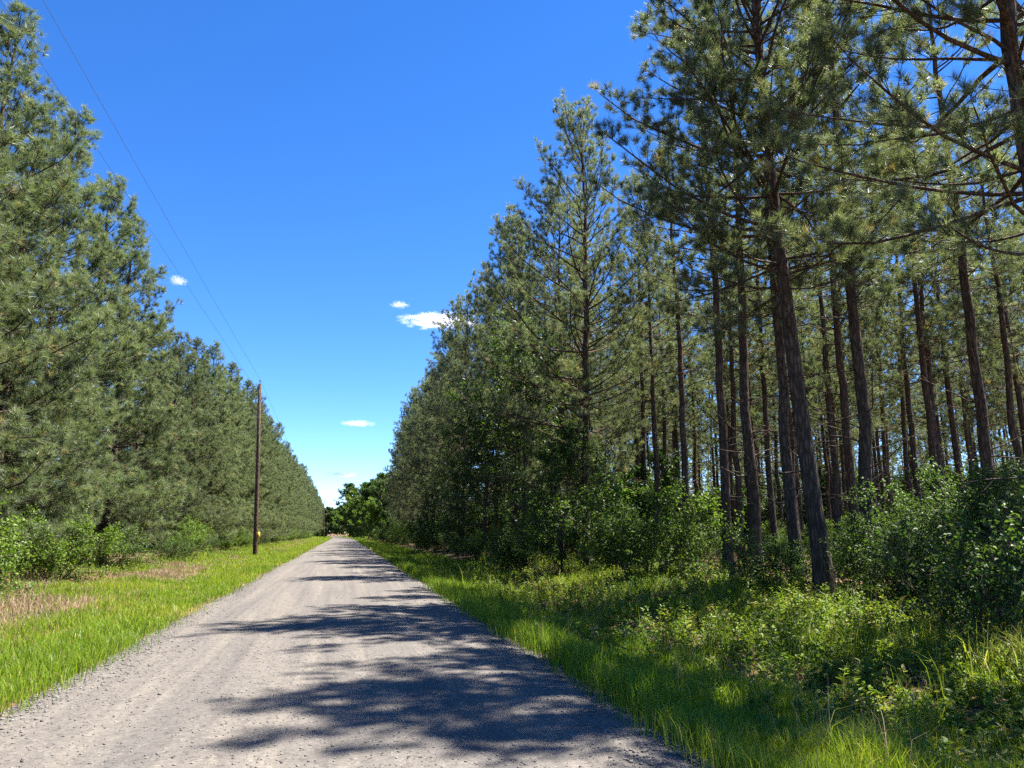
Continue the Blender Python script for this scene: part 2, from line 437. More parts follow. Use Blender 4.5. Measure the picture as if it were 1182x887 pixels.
    needles(nm, p, ax, rng, nn, ln, wd, 1.15, va)
    # upright spring candles on the outer tips
    tips = np.where(u > 0.99)[0]
    tips = tips[rng.random(len(tips)) < 0.4]
    if len(tips):
        needles(nm, p[tips] + np.array([0, 0, 0.10]), norm(np.array([0, 0, 1.0]) + rng.normal(size=(len(tips), 3)) * 0.18), rng, 9, 0.15, wd, 0.22, np.full(len(tips), 0.86), 0.1)
    wm = wood.mesh('pine_wood', M_BARK, True)
    cm = nm.mesh('pine_needles', mat_n)
    return wm, cm
prof_cone = lambda t: (1 - t) ** 0.55 * np.minimum(1, 0.75 + t * 2.0) + 0.06
prof_oval = lambda t: (1 - t) ** 0.45 * np.minimum(1, 0.55 + t * 2.2) + 0.07

def put_pine(meshes, x, y, rz, sc, label, group, name='pine_tree'):
    t = empty(name, (x, y, float(gz(x, y)) - 0.03), rz, sc)
    tag(t, label, 'tree', group)
    link('trunk', meshes[0], t); link('crown', meshes[1], t)
    return t

rnd = random.Random(11)
ROAD_SIDE = 0.0
LEFT = [pine_meshes(100 + k, H, 0.19, cb, R, wh, 4, prof_cone, M_NEEDLE_L, nn=38, wd=0.0125, ln=0.27, asym=(0.0, 0.18), dead=5, sec_dens=6.9, tuft_gap=0.2, tip_from=0.35)
        for k, (H, cb, R, wh) in enumerate([(19.2, 1.0, 3.8, 29), (18.2, 1.3, 3.6, 28), (20.0, 0.9, 3.9, 30), (17.6, 0.8, 3.7, 28)])]
EDGE = [pine_meshes(200 + k, H, 0.175, cb, R, wh, 5, prof_oval, M_NEEDLE_R, nn=40, wd=0.012, ln=0.25, tuft_gap=0.2, tip_from=0.45, asym=(math.pi, 0.2), dead=12, sec_dens=4.4)
        for k, (H, cb, R, wh) in enumerate([(21.5, 3.5, 3.8, 25), (20.5, 4.5, 3.6, 23), (22.5, 4.0, 4.0, 26)])]
INNER = [pine_meshes(300 + k, H, 0.165, cb, R, wh, 4, prof_oval, M_NEEDLE_R, nn=34, wd=0.014, ln=0.25, tuft_gap=0.22, tip_from=0.4, dead=18, sec_dens=4.2)
         for k, (H, cb, R, wh) in enumerate([(21.0, 8.8, 3.0, 16), (20.0, 9.6, 2.8, 15), (22.0, 8.2, 3.2, 17)])]

# --- the power-line side
G_L1 = 'pines walling the power-line side of the road'
G_L2 = 'second row of pines behind the power-line side'
left_rows = []
y = 12.0
while y < 420:
    x = -12.0 + rnd.uniform(-0.5, 0.5)
    if not (45 < y < 59): left_rows.append((x, y))
    y += rnd.uniform(3.1, 4.3) if y < 240 else rnd.uniform(4.5, 6.5)
near_l = ['bushy pine filling the top corner of the picture above the dry straw',
          'tall bushy pine next beyond the corner pine with spiky spring candles along its top',
          'bushy pine whose upper boughs jut into the sky under the thin wires',
          'bushy pine with long dark bare limbs showing through its grey green needles',
          'bushy pine ending the nearest clump, its pointed tip leaning out beside the small cloud']
for i, (x, y) in enumerate(left_rows):
    lab = near_l[i - 3] if 3 <= i < 3 + len(near_l) else 'bushy grey green pine in the solid receding row behind the utility poles'
    put_pine(LEFT[i % 4], x, y, rnd.uniform(-0.7, 0.7), rnd.uniform(0.92, 1.06) * (1 if y < 50 else float(np.interp(y, [58, 72, 100], [0.86, 0.9, 0.97]))), lab, G_L1)
y = 15.0
while y < 130:
    if not 42 < y < 58: put_pine(LEFT[rnd.randrange(4)], -16.5 + rnd.uniform(-0.8, 0.8), y, rnd.uniform(0, 6.28), rnd.uniform(0.9, 1.0), 'pine mostly hidden behind the front row on the power-line side', G_L2)
    y += rnd.uniform(4.0, 5.2)

# --- the open-wood side: trees that can be told apart
G_E = 'pines along the edge of the open wood'
G_I = 'slim pines standing deep in the open wood'
taken = []
def put_at(px, py, dist, meshes, label, group, sc=1.0, rz=None):
    x, y = spot(px, py, dist)
    taken.append((x, y))
    return put_pine(meshes, x, y, rnd.uniform(0, 6.28) if rz is None else rz, sc, label, group)
# the leaning pine: its trunk follows the bend seen in the photograph
D0 = 19.2
pts = [(953, 672), (942, 600), (930, 520), (914, 400), (903, 310), (895, 250), (884, 150), (874, 40), (866, -60), (858, -170)]
pw = np.array([at_dist(a, b_, D0 - 0.02 * i) for i, (a, b_) in enumerate(pts)])
bx, by = pw[0, 0], pw[0, 1]
loc = pw - np.array([bx, by, float(gz(bx, by))])
loc[0, 2] = 0
loc = np.vstack([loc, [loc[-1] + np.array([-0.1, 0.05, max(0.5, 20.3 - loc[-1, 2])])]])
taken.append((bx, by))
lean = pine_meshes(401, float(loc[-1, 2]), 0.20, 7.4, 4.8, 24, 5, prof_oval, M_NEEDLE_R, nn=60, wd=0.0085, ln=0.22, path=loc, tuft_gap=0.17, tip_from=0.4, sec_dens=5.2, dead=14, e_low=-2, sides=14, asym=(math.pi * 0.9, 0.10))
put_pine(lean, bx, by, 0, 1, 'big thick pine with a leaning bent trunk at the edge of the open wood', G_E)
# the pine whose top reaches out of the picture's upper corner
x, y = spot(1190, 140, 14.2); taken.append((x, y))
corner = pine_meshes(402, 19.8, 0.185, 5.8, 5.0, 26, 5, prof_oval, M_NEEDLE_R, nn=60, wd=0.0075, ln=0.22, tuft_gap=0.2, tip_from=0.4, dead=8, sec_dens=5.8, sides=14)
put_pine(corner, x, y, 0.4, 1, 'near pine whose dark curving upper trunk and drooping boughs come in at the top corner', G_E)
prof_round = lambda t: (1 - t) ** 0.36 * np.minimum(1, 0.6 + t * 1.6) + 0.08
hero = pine_meshes(403, 21.0, 0.20, 3.6, 4.7, 25, 5, prof_round, M_NEEDLE_R, nn=46, wd=0.010, ln=0.23, tuft_gap=0.19, tip_from=0.45, sec_dens=4.4, dead=10, sides=12, asym=(math.pi, 0.12), e_top=66)
put_at(676, 560, 31.5, hero, 'full pine with a pointed see-through top standing free against the sky', G_E, 0.93, rz=0)
for px, dist, k, sc, lab in [
        (836, 27, 0, 1.0, 'straight dark pine trunk rising from the sunlit weeds before the leaning pine'),
        (914, 22.5, 1, 0.98, 'straight pine close behind the leaning one, trunks nearly touching'),
        (866, 25, 2, 1.0, 'dark upright pine midway between the leaning pine and the sunlit-weed pine'),
        (852, 38, 1, 0.95, 'thin pine just beside the dark upright pine, half behind it'),
        (1000, 22, 2, 1.02, 'stout straight pine rising out of the near edge of the big dark bush'),
        (1139, 26, 0, 1.02, 'stout pine with reddish bark rising behind the middle of the big dark bush'),
        (1181, 36, 1, 0.95, 'thin pine with a crooked trunk at the picture edge behind the big bush'),
        (1090, 38, 1, 1.0, 'slim pine behind the top of the big dark bush'),
        (1060, 41, 0, 0.95, 'slim pine seen between the stout pine and the top of the big bush'),
        (963, 37, 2, 0.95, 'slim pine just past the leaning trunk on its bush side'),
        (790, 32, 0, 0.9, 'straight slim pine over the rounded light green shrub'),
        (757, 37, 2, 0.86, 'dark slim pine right behind the rounded light green shrub'),
        (771, 47, 1, 0.9, 'thinner pine between two slim ones above the light green shrub'),
        (890, 39, 0, 0.95, 'slim pine glimpsed between the dark upright pine and the leaning pine')]:
    put_at(px, 560, dist, INNER[k], lab, 'pines near the front of the open wood', sc)
# edge row running away
y = 39.0
i = 0
while y < 146:
    x = 10.6 + rnd.uniform(-0.9, 0.9)
    if all(math.hypot(x - a, y - c) > 3.0 for a, c in taken):
        lab = {0: 'dark pine next beyond the free-standing one, boughs spread over the broadleaf thicket'}.get(i, 'dark pine in the receding edge row of the open wood beyond the free-standing pine')
        put_pine(EDGE[i % 3], x, y, rnd.uniform(-0.6, 0.6), rnd.uniform(0.90, 1.04), lab, G_E)
        taken.append((x, y)); i += 1
    y += rnd.uniform(3.4, 4.6)
# unseen pines added just out of frame so their crowns shade the big bush
for x, y in ((20.5, 13.5), (24.5, 11.0)):
    put_pine(EDGE[i % 3], x, y, rnd.uniform(-0.6, 0.6), 1.0, 'pine just out of view whose crown shades the ground before the wood', G_E); taken.append((x, y)); i += 1
# interior
def in_view(x, y, m=0.0):
    a = math.degrees(math.atan2(x, y))
    return 12.0 < a < 47.5 + m
rng = np.random.default_rng(77)
n_in = 0
cand = rng.uniform([12.5, 8], [85, 120], size=(9000, 2))
for x, y in cand:
    d = math.hypot(x, y)
    if n_in >= 100: break
    if not in_view(x, y) or d > 84 or d < 30: continue
    if d < 42 and math.degrees(math.atan2(x, y)) > 20 and rng.random() < 0.9: continue
    if all(math.hypot(x - a, y - c) > 3.4 for a, c in taken):
        taken.append((x, y)); n_in += 1
        put_pine(INNER[int(rng.integers(3))], x, y, rng.uniform(0, 6.28), rng.uniform(0.88, 1.05), 'slim straight pine among many like it deep in the open wood', G_I)
# the rest of the wood, far off, as one mass
def mass(name, spots, seed, label):
    src = pine_meshes(seed, 20.5, 0.2, 4.5, 3.2, 17, 4, prof_oval, M_NEEDLE_R, nn=12, wd=0.045, ln=0.27, tuft_gap=0.3, tip_from=0.35, dead=6, sec_dens=2.6, sides=3)
    rg = np.random.default_rng(seed)
    root = None
    for part, me in (('trunk', src[0]), ('crown', src[1])):
        n = len(me.vertices); v = np.empty(n * 3, np.float32); me.vertices.foreach_get('co', v); v = v.reshape(-1, 3)
        f = np.empty(len(me.loops), np.int32); me.loops.foreach_get('vertex_index', f); f = f.reshape(-1, 3)
        a = np.empty(n, np.float32); me.attributes['vary'].data.foreach_get('value', a)
        mb = MB()
        rs_ = np.random.default_rng(seed + 1)
        for x, y in spots:
            th = rs_.uniform(0, 6.28); s = rs_.uniform(0.85, 1.08); c, sn = math.cos(th) * s, math.sin(th) * s
            w = np.stack([v[:, 0] * c - v[:, 1] * sn + x, v[:, 0] * sn + v[:, 1] * c + y, v[:, 2] * s + 0.2], -1)
            mb.add(w, f, a)
        mm = mb.mesh(name + '_' + part, M_BARK if part == 'trunk' else M_NEEDLE_R, part == 'trunk')
        if root is None:
            root = empty(name, (0, 0, 0)); tag(root, label, 'woods', kind='stuff')
        o = link(part, mm, root); o['kind'] = 'stuff'
    for me in src: bpy.data.meshes.remove(me)
sp = []
for x, y in rng.uniform([14, 30], [125, 230], size=(6000, 2)):
    d = math.hypot(x, y)
    if len(sp) >= 130: break
    if in_view(x, y, 2) and d < 150 and (d > 78 or x < 22 and y > 78) and x < 118 and all(math.hypot(x - a, y - c) > 4.6 for a, c in sp) and all(math.hypot(x - a, y - c) > 3.2 for a, c in taken): sp.append((x, y))
mass('pine_woods', sp, 900, 'far depths of the open wood, many thin dark trunks under hazy crowns')
sp = [(-19.5 - 4.2 * (k % 3) + rnd.uniform(-1, 1), 20 + 4.4 * k + rnd.uniform(-1, 1)) for k in range(42)]
mass('pine_woods', sp, 950, 'pine woods filling the land behind the power-line row and the far road end')

# ------------------------------------------------------------------ broadleaf trees and shrubs
def leafy_meshes(seed, H, R, stems, mat_l, leaf=0.10, n2=9, n3=5, n4=9, single=False, low=0.15, stem_r=0.03, base_spread=0.25):
    rng = np.random.default_rng(seed)
    wood = MB()
    az = np.arange(stems) * 2.4 + rng.normal(size=stems) * 0.3
    lean_ = np.radians(rng.uniform(8, 40, stems)) if not single else np.radians(rng.uniform(0, 6, stems))
    d = np.stack([np.cos(az) * np.sin(lean_), np.sin(az) * np.sin(lean_), np.cos(lean_)], -1)
    pos = np.stack([np.cos(az) * base_spread * rng.random(stems), np.sin(az) * base_spread * rng.random(stems), np.full(stems, -0.1)], -1)
    if single: pos[:] = (0, 0, -0.1)
    L1 = H * (rng.uniform(0.72, 1.02, stems) if single else rng.uniform(0.42, 1.15, stems)) / np.maximum(0.8, np.cos(lean_))
    P1 = march(pos, d, L1, 10, -0.15 if not single else 0.1, rng, 0.25)
    tubes(wood, P1, stem_r * np.linspace(1, 0.2, 10)[None] * rng.uniform(0.7, 1.1, (stems, 1)), 6)
    idx = np.repeat(np.arange(stems), n2)
    s = low + (1 - low) * rng.random(len(idx)) ** 0.85
    p, tg = sample(P1, idx, s)
    hz = p.copy(); hz[:, 2] = 0
    ang = np.radians(rng.uniform(35, 80, len(idx)))
    dd = norm(tg * np.cos(ang)[:, None] + perp(tg, rng, 0.4) * np.sin(ang)[:, None])
    prof = np.sin(np.clip(0.25 + 0.75 * s, 0, 1) * math.pi) ** 0.6 * 0.9 + 0.15
    L2 = R * prof * rng.uniform(0.5, 1.1, len(idx)) * (1.0 if single else 0.6)
    P2 = march(p, dd, L2, 7, 0.3, rng, 0.3)
    tubes(wood, P2, (stem_r * 0.35) * np.linspace(1, 0.25, 7)[None].repeat(len(idx), 0), 4)
    i3 = np.repeat(np.arange(len(idx)), n3); s3 = rng.uniform(0.15, 1, len(i3)); s3[::n3] = 0.99
    p, tg = sample(P2, i3, s3)
    L3 = np.minimum(0.9, 0.3 + 0.35 * L2[i3]) * rng.uniform(0.5, 1.1, len(i3))
    P3 = march(p, norm(tg + 0.9 * perp(tg, rng, 0.3)), L3, 5, 0.1, rng, 0.3)
    tubes(wood, P3, np.linspace(0.006, 0.002, 5)[None].repeat(len(i3), 0), 3)
    i4 = np.repeat(np.arange(len(i3)), n4); s4 = rng.uniform(0.1, 1, len(i4))
    p, tg = sample(P3, i4, s4)
    p = p + rng.normal(size=p.shape) * leaf * 0.5
    dl = norm(tg * 0.4 + perp(tg, rng) + np.array([0, 0, -0.25]))
    nl = norm(np.array([0, 0, 0.9]) + rng.normal(size=p.shape) * 0.55)
    ll = leaf * rng.uniform(0.6, 1.25, len(p))
    br = rng.random(len(i3))[i4]
    lm = MB(); leaves(lm, p, dl, nl, ll, ll * rng.uniform(0.5, 0.75, len(p)), np.clip(0.45 + 0.5 * (br - 0.5) + 0.15 * rng.normal(size=len(p)), 0, 1))
    return wood.mesh('leafy_wood', M_STEM, True), lm.mesh('leafy_leaves', mat_l)
def put_leafy(name, cat, meshes, x, y, rz, sc, label, group=None, parts=('stem', 'foliage')):
    t = empty(name, (x, y, float(gz(x, y)) - 0.02), rz, sc)
    tag(t, label, cat, group)
    link(parts[0], meshes[0], t); link(parts[1], meshes[1], t)
    return t
# far clump at the end of the road
FAR = [leafy_meshes(500 + k, 15, 5.2, 1, M_LEAF if k else M_LEAF_Y, 0.34, n2=60, n3=10, n4=34, single=True, low=0.06, stem_r=0.2) for k in range(2)]
for x, y, k, sc, lab in [(3.4, 250, 0, 1.32, 'rounded bright green broadleaf tree closing the far end of the road'),
                         (5.4, 236, 0, 1.12, 'light green broadleaf tree just in front of the rounded one at the road end'),
                         (2.2, 272, 1, 1.2, 'dark broadleaf tree leaning over the road where it disappears'),
                         (7.0, 216, 1, 1.0, 'dark broadleaf tree between the last edge pines and the road-end trees'),
                         (7.4, 196, 0, 0.92, 'sunlit broadleaf tree just beyond the last edge pines'),
                         (6.6, 166, 0, 0.80, 'leafy broadleaf tree beside the gravel where the edge pines stop'),
                         (7.6, 150, 1, 0.74, 'dark leafy broadleaf tree standing under the last edge pine'),
                         (8.2, 180, 1, 0.88, 'dark broadleaf tree touching the last pine of the edge row'),
                         (10.5, 206, 1, 1.1, 'tall broadleaf tree standing behind the sunlit one past the edge pines'),
                         (9.5, 246, 1, 1.15, 'broadleaf tree rising behind the light green tree at the road end')]:
    put_leafy('broadleaf_tree', 'tree', FAR[k], x, y, rnd.uniform(0, 6), sc, lab, 'broadleaf trees at the end of the road', ('trunk', 'crown'))
# thicket under the edge pines
MID = [leafy_meshes(520 + k, H, 2.9, 2, M_LEAF, 0.13, n2=34, n3=9, n4=16, single=True, low=0.08, stem_r=0.07) for k, H in enumerate((9.0, 7.0))]
for px, dist, k, sc, lab in [(606, 35, 0, 1.28, 'tall dark broadleaf sapling tree filling the gap under the free-standing pine'),
                             (648, 29.5, 1, 0.8, 'low dense broadleaf tree in deep shade at the foot of the free-standing pine'),
                             (560, 45, 0, 1.12, 'green broadleaf tree under the second pine of the edge row'),
                             (530, 56, 1, 1.0, 'broadleaf tree with brighter leaves where the shaded thicket thins out'),
                             (505, 72, 1, 1.0, 'small broadleaf tree far along the shaded edge thicket')]:
    x, y = spot(px, 620, dist)
    put_leafy('broadleaf_tree', 'tree', MID[k], x, y, rnd.uniform(0, 6), sc, lab, 'broadleaf trees under the edge pines', ('trunk', 'crown'))
SH = [leafy_meshes(540, 3.1, 2.6, 14, M_LEAF, 0.082, n2=12, n3=9, n4=14, stem_r=0.03, base_spread=0.6),
      leafy_meshes(541, 2.6, 2.2, 12, M_LEAF_Y, 0.10, n2=10, n3=7, n4=10, stem_r=0.025, base_spread=0.5),
      leafy_meshes(542, 1.6, 1.5, 10, M_LEAF, 0.075, n2=9, n3=6, n4=10, stem_r=0.016, base_spread=0.4)]
shrubs = [  # px, distance, kind, scale, label
    (743, 24.5, 1, 1.05, 'rounded light green shrub catching the sun beside the free-standing pine'),
    (715, 29, 0, 0.72, 'dark shrub between the rounded light green shrub and the free-standing pine'),
    (1108, 17.4, 0, 0.74, 'big dark green bush standing before the stout pines, widest of the bushes'),
    (1052, 18.2, 0, 0.5, 'dark bush joined to the side of the widest bush nearest the leaning pine'),
    (1174, 16.4, 0, 0.75, 'dark bush with pale edged leaves at the very edge of the picture'),
    (1122, 19.6, 0, 0.85, 'taller dark bush rising behind the widest bush'),
    (1120, 12.8, 2, 1.0, 'low bush trailing in front of the widest bush'),
    (800, 30, 2, 1.1, 'small loose bush in sun at the foot of the slim pines'),
    (890, 19.5, 2, 0.75, 'small sunlit bush just before the foot of the leaning pine'),
    (985, 21.5, 2, 0.9, 'small brownish bush in shade behind the foot of the leaning pine')]
for px, dist, k, sc, lab in shrubs:
    x, y = spot(px, 640, dist)
    put_leafy('shrub', 'shrub', SH[k], x, y, rnd.uniform(0, 6), sc, lab, 'shrubs along the open wood')
for i, y in enumerate(np.arange(33, 190, 5.5)):
    x = 8.0 + rnd.uniform(-0.8, 0.9)
    put_leafy('shrub', 'shrub', SH[i % 2 if rnd.random() < 0.7 else 2], x, y + rnd.uniform(-1, 1), rnd.uniform(0, 6), rnd.uniform(0.6, 1.0), 'shaded leafy shrub in the receding thicket at the foot of the edge pines', 'shrubs in the edge thicket')
lsh = ['leafy bright green shrub in the corner under the big pine beside dry straw', 'tall thin stemmed shrub with shining leaves next to the corner shrub', 'yellow green shrub under drooping pine boughs beyond the dry straw',
       'dark stemmed shrub with sparse leaves near the pale fallen stick', 'bright shrub crowding the pine row just before the nearest pole', 'low yellowish shrub right behind the nearest pole']
i = 0
y = 20.0
while y < 215:
    x = -9.3 + rnd.uniform(-0.7, 0.6)
    far = i >= len(lsh)
    put_leafy('shrub', 'shrub', SH[(1, 1, 2, 2, 1, 2)[i % 6]], x if far else x + 0.2, y, rnd.uniform(0, 6), rnd.uniform(0.45, 0.85) if far else (0.9, 0.72, 0.95, 0.75, 0.8, 0.7)[i], 'sunny leafy shrub low in the receding pine row beyond the nearest pole' if far else lsh[i], 'shrubs under the power-line pines')
    y += rnd.uniform(6.0, 9.0) if not far else rnd.uniform(8, 16); i += 1
# taller understory far inside the wood and at the road end
UND = leafy_meshes(560, 5.5, 3.4, 9, M_LEAF, 0.26, n2=12, n3=8, n4=12, stem_r=0.04, base_spread=1.0)
for k in range(52):
    a_ = math.radians(12.5 + 34.5 * (k + rnd.random()) / 52); d_ = rnd.uniform(72, 125)
    put_leafy('shrub', 'shrub', UND, math.sin(a_) * d_, math.cos(a_) * d_, rnd.uniform(0, 6), rnd.uniform(0.7, 1.2), 'hazy green understory shrub showing between the farthest trunks', 'understory in the depths of the wood')
for k in range(20):
    xx = -8.5 + 1.5 * k; yy = 296 + rnd.uniform(-6, 16)
    if abs(xx - float(rc(yy))) < 6.5: yy += 46
    if k < 6: yy += 14
    put_leafy('broadleaf_tree', 'tree', FAR[k % 2], xx, yy, rnd.uniform(0, 6), rnd.uniform(0.7, 0.98), 'low green tree in the backdrop where the road disappears', 'trees behind the end of the road', ('trunk', 'crown'))
for k in range(26):
    put_leafy('shrub', 'shrub', UND, rnd.uniform(12.5, 20), 40 + 4.6 * k + rnd.uniform(-1.5, 1.5), rnd.uniform(0, 6), rnd.uniform(0.6, 0.95), 'tall shaded shrub filling the gaps behind the edge pines', 'understory behind the edge pines')
for k in range(16):
    put_leafy('shrub', 'shrub', UND, rnd.uniform(-19, -15.5), 17 + 4.2 * k + rnd.uniform(-1, 1), rnd.uniform(0, 6), rnd.uniform(0.5, 0.8), 'dark shrub behind the front pines on the power-line side', 'understory behind the power-line pines')
for k in range(16):
    xx = -9 + 1.3 * k; yy = 268 + rnd.uniform(-6, 10)
    if abs(xx - float(rc(yy))) > 4.2: put_leafy('shrub', 'shrub', UND, xx, yy, rnd.uniform(0, 6), rnd.uniform(0.4, 0.6), 'low green shrub at the foot of the trees where the road disappears', 'shrubs at the end of the road')
# small saplings and bushes dotted inside the wood
for k in range(46):
    for _ in range(50):
        x, y = rng.uniform([13, 18], [60, 75])
        if in_view(x, y) and math.hypot(x, y) > 27: break
    put_leafy('shrub', 'shrub', SH[1 if k % 3 else 2], x, y, rnd.uniform(0, 6), rnd.uniform(0.45, 0.85), 'small leafy undergrowth shrub among the trunks inside the wood', 'undergrowth shrubs inside the wood')

# ------------------------------------------------------------------ grass, weeds, dry grass, gravel
def blades(mb, x, y, h, w, rng, vary, bend=0.5):
    n = len(x)
    z = gz(x, y) - 0.02
    a = rng.random(n) * 6.283
    lean_ = rng.uniform(0.05, bend, n)
    dx, dy = np.cos(a) * lean_ * h, np.sin(a) * lean_ * h
    b_ = rng.random(n) * 6.283
    wx, wy = np.cos(b_) * w / 2, np.sin(b_) * w / 2
    P0 = np.stack([x, y, z], -1); P1 = np.stack([x + dx * 0.35, y + dy * 0.35, z + h * 0.6], -1); P2 = np.stack([x + dx, y + dy, z + h * (1 - 0.35 * lean_)], -1)
    Wv = np.stack([wx, wy, np.zeros(n)], -1)
    V = np.stack([P0 - Wv, P0 + Wv, P1 - Wv * 0.8, P1 + Wv * 0.8, P2], 1)
    bb = np.arange(n)[:, None] * 5
    F = np.concatenate([bb + np.array([[0, 1, 3]]), bb + np.array([[0, 3, 2]]), bb + np.array([[2, 3, 4]])], 1)
    mb.add(V, F, np.repeat(vary, 5))
def scatter(rng, x0, x1, n, y0, y1, power=1.0):
    """more per square metre close to the camera"""
    u = rng.random(n)
    y = (y0 ** (1 - power) + u * (y1 ** (1 - power) - y0 ** (1 - power))) ** (1 / (1 - power)) if power != 1 else y0 * (y1 / y0) ** u
    x = rng.uniform(x0, x1, n)
    return x + rc(y), y
def grow_grass(name, specs, matl, label, seed):
    rg = np.random.default_rng(seed); mb = MB()
    for (x0, x1, n, y0, y1, pw_, h0, h1, w, v0, v1, bend, mask) in specs:
        x, y = scatter(rg, x0, x1, n, y0, y1, pw_)
        if mask is not None:
            k = mask(x - rc(y), y, rg); x, y = x[k], y[k]
        clump = 0.75 + 0.35 * vnoise(x * 1.3, y * 1.3, 21)
        h = rg.uniform(h0, h1, len(x)) * clump
        wd = w * (1 + y / 22.0) * rg.uniform(0.7, 1.3, len(x))
        va = v0 + (v1 - v0) * rg.random(len(x)) + 0.22 * vnoise(x * 0.35, y * 0.35, 22)
        dry = rg.random(len(x)) < 0.03
        va = np.where(dry, 1.0, np.clip(va, 0, 0.93))
        blades(mb, x, y, h, wd, rg, va, bend)
    tag(link(name, mb.mesh(name, matl)), label, 'grass', kind='stuff')
def m_left(x, y, rg):
    e = edge_l(y) - 0.12 + 0.5 * rg.random(len(x)) ** 4
    drypatch = (vnoise(x * 0.45, y * 0.22, 31) + 0.35 * vnoise(x * 1.5, y * 1.0, 32)) > (0.25 + 0.9 * (x > -5.5))
    return (x < e + 0.06) & ~(drypatch & (rg.random(len(x)) < 0.85))
def m_right(x, y, rg):
    return (x > edge_r(y) + 0.10 - 0.5 * rg.random(len(x)) ** 4)
def m_rmix(x, y, rg):
    return vnoise(x * 0.5, y * 0.5, 41) + 0.5 * vnoise(x * 1.6, y * 1.6, 42) > 0.0
grow_grass('grass', [(-9.5, -2.6, 155000, 5.5, 60, 1.35, 0.14, 0.34, 0.006, 0.25, 0.8, 0.7, m_left), (-12, 12, 26000, 240, 345, 1.0, 0.25, 0.6, 0.012, 0.3, 0.8, 0.7, lambda x, y, rg: np.abs(x) > 3.2), (-10, -2.9, 50000, 45, 260, 1.1, 0.16, 0.36, 0.006, 0.3, 0.85, 0.7, m_left)],
           M_GRASS, 'bright green mown grass on the verge by the utility poles', 61)
grow_grass('grass', [(2.3, 4.6, 84000, 3.6, 60, 1.35, 0.18, 0.48, 0.006, 0.15, 0.75, 0.6, m_right), (2.6, 7.0, 40000, 30, 240, 1.1, 0.2, 0.5, 0.006, 0.15, 0.7, 0.7, m_right),
                     (3.6, 10.5, 2600, 4.8, 40, 1.3, 0.55, 1.0, 0.007, 0.3, 0.95, 1.3, lambda x, y, rg: vnoise(x * 1.1, y * 1.1, 45) > 0.15),
                     (7.2, 8.4, 900, 7.0, 8.2, 1.0, 0.5, 0.95, 0.008, 0.6, 0.95, 0.9, None),
                     (4.2, 10.5, 75000, 4.5, 45, 1.3, 0.2, 0.55, 0.006, 0.2, 0.85, 0.8, m_rmix)],
           M_GRASS, 'tall lush grass spilling from the ditch side onto the gravel', 62)
def m_dry(x, y, rg):
    return ((vnoise(x * 0.45, y * 0.22, 31) + 0.35 * vnoise(x * 1.5, y * 1.0, 32)) > 0.12) & (rg.random(len(x)) < np.clip((-x - 4.6) / 2.5, 0.0, 1))
grow_grass('dry_grass', [(-10.5, -4.6, 60000, 12, 80, 1.2, 0.10, 0.34, 0.006, 0.1, 0.9, 1.1, m_dry), (-10.5, -5, 12000, 60, 240, 1.1, 0.12, 0.34, 0.006, 0.1, 0.9, 1.1, m_dry)],
           M_STRAW, 'pinkish brown dead grass lying along the foot of the pine row', 63)
grow_grass('dry_grass', [(4.0, 13, 26000, 5, 40, 1.2, 0.10, 0.42, 0.005, 0.1, 0.9, 1.2, lambda x, y, rg: vnoise(x * 0.6, y * 0.6, 51) > 0.25),
                         (3.4, 11, 900, 4.8, 30, 1.3, 0.5, 0.95, 0.004, 0.3, 1.0, 0.8, lambda x, y, rg: vnoise(x * 0.9, y * 0.9, 55) > 0.0)],
           M_STRAW, 'dead straw and withered stalks tangled in the ditch weeds', 64)

def grow_weeds(name, x0, x1, y0, y1, n, pw_, hh, leaf, nl, label, seed, mask):
    rg = np.random.default_rng(seed)
    x, y = scatter(rg, x0, x1, n, y0, y1, pw_)
    k = mask(x, y, rg); x, y = x[k], y[k]
    n = len(x)
    h = rg.uniform(hh[0], hh[1], n) * (0.75 + 0.4 * vnoise(x * 0.8, y * 0.8, 71))
    base = np.stack([x, y, gz(x, y) - 0.02], -1)
    a = rg.random(n) * 6.283; ln_ = rg.uniform(0, 0.45, n)
    d = norm(np.stack([np.cos(a) * ln_, np.sin(a) * ln_, np.ones(n)], -1))
    P = march(base, d, h, 4, -0.1, rg, 0.2)
    mb = MB()
    tubes(mb, P, np.linspace(0.004, 0.0015, 4)[None].repeat(n, 0) * (1 + y / 25)[:, None], 3, 0.3)
    i4 = np.repeat(np.arange(n), nl); s = rg.uniform(0.15, 1, len(i4))
    p, tg = sample(P, i4, s)
    dl = norm(perp(tg, rg) + np.array([0, 0, 0.25]) + tg * 0.3)
    nr = norm(np.array([0, 0, 1.0]) + rg.normal(size=p.shape) * 0.5)
    ll = leaf * rg.uniform(0.55, 1.3, len(p)) * (0.75 + 0.5 * (1 - s))
    br = np.clip(0.45 + 0.35 * vnoise(x * 0.5, y * 0.5, 72) + 0.22 * rg.normal(size=n), 0, 0.88)
    br[rg.random(n) < 0.03] = 1.0
    leaves(mb, p, dl, nr, ll, ll * rg.uniform(0.35, 0.6, len(p)), np.clip(br[i4] + 0.06 * rg.normal(size=len(p)), 0, 1))
    tag(link(name, mb.mesh(name, M_WEED)), label, 'weeds', kind='stuff')
grow_weeds('weeds', 3.7, 12.5, 4.5, 45, 9000, 1.25, (0.18, 0.62), 0.085, 16, 'sunny tangle of knee-high leafy weeds filling the ditch before the wood', 81, lambda x, y, rg: rg.random(len(x)) < np.clip((x - 3.5) / 1.8, 0, 1))
grow_weeds('weeds', 10.5, 70, 14, 90, 8000, 1.1, (0.2, 0.8), 0.12, 12, 'low green undergrowth spread over the floor of the open wood', 82, lambda x, y, rg: (x > 10.5) & (vnoise(x * 0.25, y * 0.25, 91) > -0.25) & (np.hypot(x, y) > 18))
